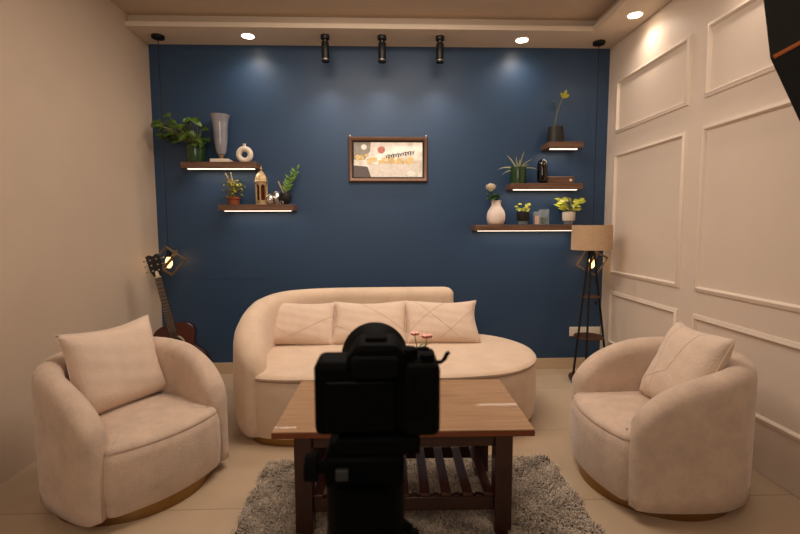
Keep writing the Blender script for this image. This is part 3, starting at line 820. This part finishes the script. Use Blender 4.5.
def mk_tableflowers():
    g = thing('bud_vase', 'small dark bud vase on the coffee table behind the camera', 'vase', (.175, -1.85, TZ))
    MB().lathe([(0, 0), (.026, 0), (.034, .015), (.036, .04), (.026, .066), (.014, .085), (.013, .105), (.017, .114), (.013, .114), (.009, .10), (0, .09)], n=26).build('vase_body', M['charcoal'], g)
    for (dx, dz, lab, s) in ((.03, .262, 'pink flower with green leaves, the larger of two on the coffee table', 1.15), (-.030, .278, 'pink flower, the smaller of two on the coffee table', .95)):
        t = thing('pink_flower', lab, 'flower', (.175, -1.85, TZ + .08))
        zz = dz - .08
        MB().tube([(0, 0, 0), (dx*.4, 0, zz*.5), (dx, 0, zz)], .0022, 6).build('stem', M['leaf_mid'], t)
        pe = MB()
        for k in range(22):
            a = k*2.4; tl = .5 + k*.04
            pe.leaf((dx, 0, zz), (cos(a)*tl, sin(a)*tl, .75), .036*s, .022*s, droop=.25)
        pe.build('petals', M['pink_petal'], t)
        lf = MB()
        for a, z_, l in ((-.5, .06, .05), (.4, .08, .055), (2.7, .10, .045), (1.2, .05, .05), (.1, .12, .04)):
            lf.leaf((dx*.4, 0, z_ + .02), (cos(a), sin(a)*.4, .9), l, .02)
        lf.build('leaves', M['leaf_mid'], t)
mk_tableflowers()

# ------------------------------------------------------------------ floor lamp
def mk_lamp():
    t = thing('tripod_floor_lamp', 'black tripod floor lamp with beige drum shade and round wooden shelves', 'floor lamp', (1.73, -.345, 0))
    o = [(.158, 1.125), (.161, 1.125), (.159, 1.330), (.156, 1.330)]
    s = MB().lathe(o, n=48, cap=False); s.f += [(i, (i+1) % 48, 3*48 + (i+1) % 48, 3*48 + i) for i in range(48)]
    sh = s.build('lamp_shade', M['shade'], t, auto=60)
    r = MB()
    for a in (0, 2*pi/3, 4*pi/3): r.tube([(0, 0, 1.18), (.158*cos(a), .158*sin(a), 1.135)], .0025, 6)
    r.build('shade_spider', M['black'], t)
    MB().lathe([(0, 1.085), (.022, 1.085), (.026, 1.10), (.020, 1.14), (.016, 1.19), (0, 1.195)], n=18).build('lamp_socket', M['black'], t)
    MB().lathe([(0, .018), (.150, .018), (.153, .026), (.150, .036), (0, .036)], n=40).build('shelf_disc', M['shelf_disc'], t)
    MB().lathe([(0, .378), (.118, .378), (.121, .386), (.118, .394), (0, .394)], n=40).build('shelf_disc', M['shelf_disc'], t)
    MB().lathe([(0, .722), (.075, .722), (.078, .729), (.075, .736), (0, .736)], n=36).build('shelf_disc', M['shelf_disc'], t)
    for a in (RD(200), RD(240), RD(345)):
        d = Vector((cos(a), sin(a), 0)); b = d * .165; p = d * .025
        MB().tube([(b.x, b.y, .0), (p.x, p.y, 1.10)], [.0095, .0085], 10).build('leg', M['black'], t)
    MB().tube([(.03, -.01, 1.09), (.035, -.04, .75), (.03, -.05, .70)], .002, 6).build('pull_chain', M['black'], t)
    MB().lathe([(0, 0), (.008, .004), (.009, .03), (0, .036)], n=12).build('switch', M['black'], t).location = (.03, -.05, .665)
mk_lamp()

# ------------------------------------------------------------------ guitar
def mk_guitar():
    t = thing('acoustic_guitar', 'red brown sunburst acoustic guitar leaning in the left corner by the blue wall', 'guitar', (-1.52, -.62, .125))
    t.rotation_euler = (Matrix.Rotation(RD(-14.2), 3, 'Y') @ Matrix.Rotation(RD(-4), 3, 'X') @ Matrix.Rotation(RD(12), 3, 'Z')).to_euler()
    half = [(0, 0), (.10, .008), (.165, .05), (.195, .12), (.185, .19), (.145, .25), (.125, .285), (.132, .33), (.148, .375), (.145, .42), (.11, .46), (.05, .478), (0, .48)]
    rt = smooth_open(half, 5)
    out = [(p.x, p.y) for p in rt] + [(-p.x, p.y) for p in reversed(rt[1:-1])]
    mx = Matrix(((1, 0, 0), (0, 0, 1), (0, 1, 0)))   # outline (x,y)->(x,z); prism height -> y
    def side(o, y0, y1): return MB().prism(o, y0, y1, mx)
    side(out, -.045, .05).build('body', M['guitar_side'], t, bevel=.004, auto=60)
    sm = [(x*.985, .24 + (z-.24)*.985) for x, z in out]
    side(sm, -.049, -.045).build('soundboard', M['guitar_red'], t, auto=60)
    hz = .325
    MB().lathe([(0, 0), (.049, 0), (.049, .0025), (0, .0025)], c=(0, -.049, hz), n=36, mx=Matrix.Rotation(pi/2, 3, 'X')).build('sound_hole', mat('sound hole dark', '#020101', .9), t)
    for rr in (.052, .060):
        MB().tube([(rr*cos(a), -.050, hz + rr*sin(a)) for a in [2*pi*k/36 for k in range(36)]], .0022, 6, loop=True).build('rosette', M['ivory'], t)
    pg = [(.03, hz-.05), (.058, hz-.0), (.062, hz-.02), (.095, hz-.06), (.10, hz-.12), (.06, hz-.14), (.025, hz-.09)]
    side(pg, -.0515, -.049).build('pickguard', M['head_black'], t)
    MB().box((0, -.053, .13), (.16, .010, .03)).build('bridge', M['fret'], t, bevel=.003)
    zt = .845
    nk = MB(); nk.rings([[Vector((-w, -.049, z)), Vector((-w, -.040, z)), Vector((-w*.6, -.022, z)), Vector((w*.6, -.022, z)), Vector((w, -.040, z)), Vector((w, -.049, z))] for w, z in ((.029, .44), (.0225, zt))])
    nk.build('neck', M['guitar_side'], t, auto=50)
    fb = MB(); fb.rings([[Vector((-w, -.056, z)), Vector((-w, -.049, z)), Vector((w, -.049, z)), Vector((w, -.056, z))] for w, z in ((.029, .375), (.0225, zt))])
    fbo = fb.build('fretboard', M['fret'], t, smooth=False)
    fw_ = MB(); s0 = .65
    for k in range(1, 19):
        z = zt - s0 * (1 - 2 ** (-k/12)); w = .0225 + (.029-.0225) * (zt - z) / .47
        fw_.b2(-w, w, -.0575, -.056, z - .001, z + .001)
    fw_.build('frets', M['fretwire'], fbo, smooth=False)
    MB().box((0, -.056, zt + .002), (.046, .006, .006)).build('nut', M['ivory'], t)
    hs = [(-.024, zt), (.024, zt), (.034, zt+.03), (.044, zt+.06), (.050, zt+.17), (.026, zt+.180), (0, zt+.165), (-.026, zt+.180), (-.050, zt+.17), (-.044, zt+.06), (-.034, zt+.03)]
    hd = side(hs, -.05, -.036); ho = hd.build('headstock', M['head_black'], t, bevel=.002)
    MB().prism([(-.014, zt+.008), (.014, zt+.008), (.009, zt+.05), (-.009, zt+.05)], -.0515, -.05, mx).build('truss_rod_cover', M['ivory'], ho)
    for sx in (-1, 1):
        for k in range(3):
            z = zt + .055 + k*.042
            g = MB(); g.tube([(sx*.042, -.042, z), (sx*.066, -.042, z)], .003, 8); g.ball((sx*.070, -.042, z), (.008, .004, .007), 10, 6)
            g.lathe([(0, 0), (.006, 0), (.005, .012), (0, .013)], c=(sx*.022, -.05, z), n=10, mx=Matrix.Rotation(pi/2, 3, 'X'))
            g.build('tuning_peg', M['steel'], ho)
    for k in range(6):
        a = -.008*2.5 + .008*k
        MB().tube([(a*1.25, -.0605, .13), (a*.9, -.0600, zt)], .0006, 4).build('string', M['steel'], t)
mk_guitar()
def mk_stand():
    t = thing('guitar_stand', 'low black folding stand under the guitar in the left corner', 'stand', (-1.52, -.60, 0))
    for sx in (-1, 1):
        MB().tube([(sx*.16, -.16, .008), (sx*.14, -.10, .105), (sx*.03, .08, .36)], .008, 10).build('leg', M['black'], t)
        MB().tube([(sx*.137, -.10, .105), (sx*.137, -.13, .107), (sx*.137, -.145, .135)], .007, 10).build('cradle_arm', M['black_rubber'], t)
    MB().tube([(0, .08, .36), (0, .24, .008)], .008, 10).build('rear_leg', M['black'], t)
    MB().tube([(-.137, -.10, .105), (.137, -.10, .105)], .006, 10).build('cross_bar', M['black'], t)
mk_stand()

# ------------------------------------------------------------------ camera on its tripod
CX, CY, CZ = -.0165, -3.612, 1.090
def mk_camera():
    t = thing('mirrorless_camera', 'black camera seen from behind, filming the sofa from the top of a tripod', 'camera', (CX, CY, CZ))
    W, H = .138, .083
    MB().b2(-W/2, W/2, .004, .058, 0, H).build('camera_body', M['black_plastic'], t, bevel=.008, bseg=3)
    m = MB(); m.rings([[Vector((.030, -.004, z)), Vector((.066, -.004, z)), Vector((.070, .004, z)), Vector((.071, .072, z)), (Vector((.062, .082, z))), Vector((.040, .082, z)), Vector((.034, .060, z))] for z in (.001, .05, .081)])
    m.build('grip', M['black_rubber'], t, bevel=.006)
    hp = [(-.035, H - .01), (.035, H - .01), (.033, H+.006), (.022, H+.020), (-.020, H+.020), (-.032, H+.006)]
    mx = Matrix(((1, 0, 0), (0, 0, 1), (0, 1, 0)))
    hump = MB().prism(hp, .000, .062, mx).build('viewfinder_hump', M['black_plastic'], t, bevel=.006, bseg=3)
    MB().prism([(-.026, H-.014), (.024, H-.014), (.024, H+.010), (-.026, H+.010)], -.014, .002, mx).build('eyecup', M['black_rubber'], hump, bevel=.005, bseg=3)
    MB().b2(-.012, .012, .018, .044, H+.019, H+.024).build('hot_shoe', M['black_matt'], hump, bevel=.001)
    MB().b2(-.055, .020, -.004, .005, .008, H-.018).build('rear_screen', M['screen'], t, bevel=.002)
    l = MB().lathe([(.036, 0), (.038, .01), (.036, .03), (.039, .036), (.039, .075), (.037, .08), (.041, .09), (.041, .105), (.044, .115), (.051, .145), (.051, .158), (.047, .158), (.041, .12), (.0, .118)],
                   c=(-.006, .056, .033), n=48, mx=Matrix.Rotation(-pi/2, 3, 'X')).build('lens', M['black_plastic'], t)
    zr = MB()
    for k in range(40):
        a = 2*pi*k/40; zr.box((-.006 + .0395*cos(a), .056 + .055, .033 + .0395*sin(a)), (.002, .032, .003), rotm('Y', -a))
    zr.build('zoom_ring', M['black_rubber'], l)
    MB().lathe([(0, 0), (.011, 0), (.012, .008), (.010, .010), (0, .010)], c=(.036, .028, H), n=24).build('mode_dial', M['black_matt'], t)
    MB().lathe([(0, 0), (.008, 0), (.0085, .006), (0, .007)], c=(.057, .02, H-.001), n=20).build('exposure_dial', M['black_matt'], t)
    MB().lathe([(0, 0), (.006, 0), (.006, .004), (0, .005)], c=(.057, .062, H-.003), n=16).build('shutter_button', M['black_matt'], t)
    MB().lathe([(0, 0), (.012, 0), (.012, .003), (0, .004)], c=(.045, -.003, .035), n=24, mx=Matrix.Rotation(pi/2, 3, 'X')).build('control_wheel', M['black_matt'], t)
    for z in (.058, .070): MB().lathe([(0, 0), (.004, 0), (.004, .002), (0, .0025)], c=(.040, -.004, z), n=12, mx=Matrix.Rotation(pi/2, 3, 'X')).build('button', M['black_matt'], t)
    s = MB(); s.tube([(.066, .03, .075), (.074, .03, .075), (.078, .03, .078), (.081, .029, .085), (.084, .029, .087)], [.0028, .0024, .0024, .0026, .002], 8)
    s.build('strap_lug', M['black_matt'], t)
mk_camera()

def mk_tripod():
    t = thing('camera_tripod', 'black tripod with a bulky fluid head carrying the camera', 'tripod', (CX - .014, CY + .03, 0))
    mx = Matrix.Rotation(pi/2, 3, 'X')
    MB().b2(-.030, .062, -.032, .045, CZ-.020, CZ-.0005).build('quick_release_plate', M['black_matt'], t, bevel=.003)
    MB().b2(-.044, .044, -.036, .040, CZ-.055, CZ-.020).build('head_clamp', M['black_plastic'], t, bevel=.005)
    MB().rings([[Vector((x*s, -.005 + y*s2, z)) for x, y in [(.044*cos(2*pi*k/24), .040*sin(2*pi*k/24)) for k in range(24)]] for s, s2, z in ((.85, .9, CZ-.19), (1.0, 1, CZ-.165), (1.04, 1, CZ-.10), (1.02, 1, CZ-.055))]).build('head_body', M['black_plastic'], t, auto=50)
    MB().b2(-.030, -.0165, -.0465, -.040, CZ-.040, CZ-.028).build('level_plate', M['grey_label'], t, bevel=.001)
    k = MB(); k.tube([(-.040, -.01, CZ-.043), (-.056, -.01, CZ-.043)], .007, 12); k.tube([(-.054, -.01, CZ-.043), (-.068, -.01, CZ-.043)], [.017, .015], 16)
    k.build('tilt_knob', M['black_rubber'], t)
    k = MB(); k.tube([(.040, -.005, CZ-.115), (.052, -.005, CZ-.125)], .006, 10); k.tube([(.05, -.005, CZ-.13), (.062, -.012, CZ-.150)], [.012, .010], 14)
    k.build('pan_knob', M['black_rubber'], t)
    MB().lathe([(0, CZ-.235), (.03, CZ-.235), (.042, CZ-.225), (.044, CZ-.195), (.03, CZ-.188), (0, CZ-.188)], n=28).build('spider', M['black_matt'], t)
    MB().tube([(0, 0, CZ-.50), (0, 0, CZ-.22)], .013, 14).build('centre_column', M['black_matt'], t)
    for a in (RD(90), RD(200), RD(340)):
        d = Vector((cos(a), sin(a), 0)); p0 = d*.035 + Vector((0, 0, CZ-.215)); p1 = d*.40 + Vector((0, 0, .012))
        q = lambda u: p0 + (p1 - p0) * u
        lg = MB(); lg.tube([q(0), q(.36)], .0135, 12); lg.tube([q(.34), q(.68)], .011, 12); lg.tube([q(.66), q(1)], .0085, 12)
        lo = lg.build('leg', M['black_matt'], t)
        c = MB()
        for u in (.35, .67): c.tube([q(u-.02), q(u+.02)], .0165, 12)
        c.build('leg_clamp', M['black_plastic'], lo)
        MB().ball(p1, .012, 12, 8).build('rubber_foot', M['black_rubber'], lo)
mk_tripod()

# ------------------------------------------------------------------ studio light at the upper right edge
def mk_softbox():
    t = thing('studio_softbox', 'black softbox with an orange trim line at the upper right edge of the photo', 'studio light', (1.72, -2.75, 0))
    o = Vector((1.72, -2.75, 0)); v = lambda *p: Vector(p) - o
    P, A, T, Q = v(1.003, -2.90, 1.757), v(.935, -2.86, 2.30), v(1.65, -3.0, 2.42), v(1.50, -3.02, 2.03)
    B, Rr = v(1.42, -2.88, 1.06), v(1.62, -3.0, 1.30)
    bk = Vector((.42, .36, .05))
    m = MB(); m.v = [tuple(x) for x in (P, A, T, Q, P+bk, A+bk, T+bk*.6, Q+bk*.6)]
    m.f = [(0, 1, 2, 3), (4, 5, 1, 0), (5, 6, 2, 1), (6, 7, 3, 2), (7, 4, 0, 3), (4, 7, 6, 5)]
    m.build('upper_cover', M['dark_fabric'], t, smooth=False)
    e = Vector((0, 0, -.001))
    m = MB(); m.v = [tuple(x) for x in (P+e, Q+e, Rr, B, P+bk+e, Q+bk*.6+e, Rr+bk*.6, B+bk*.7)]
    m.f = [(0, 1, 2, 3), (4, 5, 1, 0), (5, 6, 2, 1), (6, 7, 3, 2), (7, 4, 0, 3), (4, 7, 6, 5)]
    m.build('lower_cover', M['black_fabric'], t, smooth=False)
    MB().tube([P + Vector((.006, -.004, 0)), Q + Vector((0, -.004, 0))], .0055, 8).build('orange_trim', M['orange_trim'], t)
    MB().tube([(0, 0, .16), (0, 0, 1.75)], .013, 12).build('stand_pole', M['black'], t)
    MB().lathe([(0, 1.72), (.024, 1.72), (.024, 1.80), (0, 1.80)], n=16).build('stand_bracket', M['black'], t)
    for a in (RD(140), RD(225), RD(-90)):
        MB().tube([(0, 0, .50), (.20*cos(a), .24*sin(a), .012)], .009, 10).build('leg', M['black'], t)
mk_softbox()

# ------------------------------------------------------------------ groups of repeated things
GROUPS = {'recessed_downlight': 'recessed downlights in the ceiling border', 'cylinder_spotlight': 'black cylinder spotlights over the blue wall',
          'cage_pendant': 'square caged pendants', 'floating_shelf': 'floating shelves on the blue wall', 'potted_plant': 'small potted plants on the shelves',
          'silver_egg': 'silver egg ornaments', 'glass_holder': 'glass holders on the long shelf', 'lumbar_pillow': 'lumbar pillows on the sofa',
          'square_pillow': 'square pillows in the tub chairs', 'tub_armchair': 'velvet tub chairs', 'pink_flower': 'pink flowers on the coffee table'}
for o in COL.objects:
    g = GROUPS.get(o.name.split('.')[0])
    if g and o.parent is None: o['group'] = g

# ------------------------------------------------------------------ lights
WARM = (1.0, .85, .71)
def aim(o, target):
    o.rotation_euler = (Vector(target) - o.location).to_track_quat('-Z', 'Y').to_euler()
def spotl(name, loc, tgt, e, ang, blend=1, r=.03, col=WARM):
    l = bpy.data.lights.new(name, 'SPOT'); l.energy = e; l.spot_size = RD(ang); l.spot_blend = blend
    l.shadow_soft_size = r; l.color = col
    o = bpy.data.objects.new(name, l); COL.objects.link(o); o.location = loc; aim(o, tgt); return o
def areal(name, loc, tgt, e, sx, sy, col=WARM):
    l = bpy.data.lights.new(name, 'AREA'); l.shape = 'RECTANGLE'; l.size = sx; l.size_y = sy; l.energy = e; l.color = col
    o = bpy.data.objects.new(name, l); COL.objects.link(o); o.location = loc; aim(o, tgt); return o
for x, y in ((-1.103, -.195), (1.161, -.172), (1.862, -.643)):
    spotl('downlight_beam', (x, y, ZC - .012), (x, y, 0), 16, 150, 1, .045)
for x in (-.476, -.011, .466):
    spotl('spotlight_beam', (x, -.215, ZC - .215), (x, -.19, 0), 11, 118, 1, .022, (1, .88, .76))
# further ceiling downlights along the border, outside the frame
for y in (-1.7, -2.8):
    spotl('border_downlight_beam', (1.862, y, ZC - .012), (1.86, y, 0), 12, 140, 1, .045)
areal('overhead_fill_light', (0, -1.45, 2.95), (0, -1.2, 0), 44, 1.6, 1.0)  # added fill overhead, standing in for unseen ceiling downlights; no panel there
areal('room_fill_light', (-.4, -4.6, 2.2), (.1, -.6, 1.0), 20, 1.6, 1.2)
for (x0, x1, z) in ((-1.66, -1.1, 1.82), (-1.36, -.80, 1.465), (1.39, 1.67, 1.99), (1.10, 1.675, 1.64), (.82, 1.69, 1.285)):
    areal('shelf_strip_light', ((x0+x1)/2, -.13, z - .012), ((x0+x1)/2, -.09, 0), 1.1*(x1-x0), x1-x0, .03, (1, .88, .74))

w = bpy.data.worlds.new('dim warm surroundings'); sc.world = w; w.use_nodes = True
w.node_tree.nodes['Background'].inputs[0].default_value = (1, .82, .66, 1)
w.node_tree.nodes['Background'].inputs[1].default_value = .12

# ------------------------------------------------------------------ camera
cx, D, h, yaw, pitch, roll, f = -.0072, 4.0939, 1.3206, .0351, .0876, -.004, 454.6
fw = Vector((sin(yaw)*cos(pitch), cos(yaw)*cos(pitch), -sin(pitch)))
r0 = Vector((cos(yaw), -sin(yaw), 0)); u0 = r0.cross(fw)
r = r0*cos(roll) + u0*sin(roll); u = -r0*sin(roll) + u0*cos(roll)
cam = bpy.data.cameras.new('scene_camera'); co = bpy.data.objects.new('scene_camera', cam); COL.objects.link(co)
mw = Matrix((r, u, -fw)).transposed().to_4x4(); mw.translation = Vector((cx, -D, h)); co.matrix_world = mw
cam.sensor_width = 36; cam.lens = f / 800 * 36; cam.clip_start = .05
cam.dof.use_dof = True; cam.dof.focus_distance = 3.1; cam.dof.aperture_fstop = 5.6
sc.camera = co
sc.view_settings.view_transform = 'Standard'; sc.view_settings.look = 'None'; sc.view_settings.exposure = .12
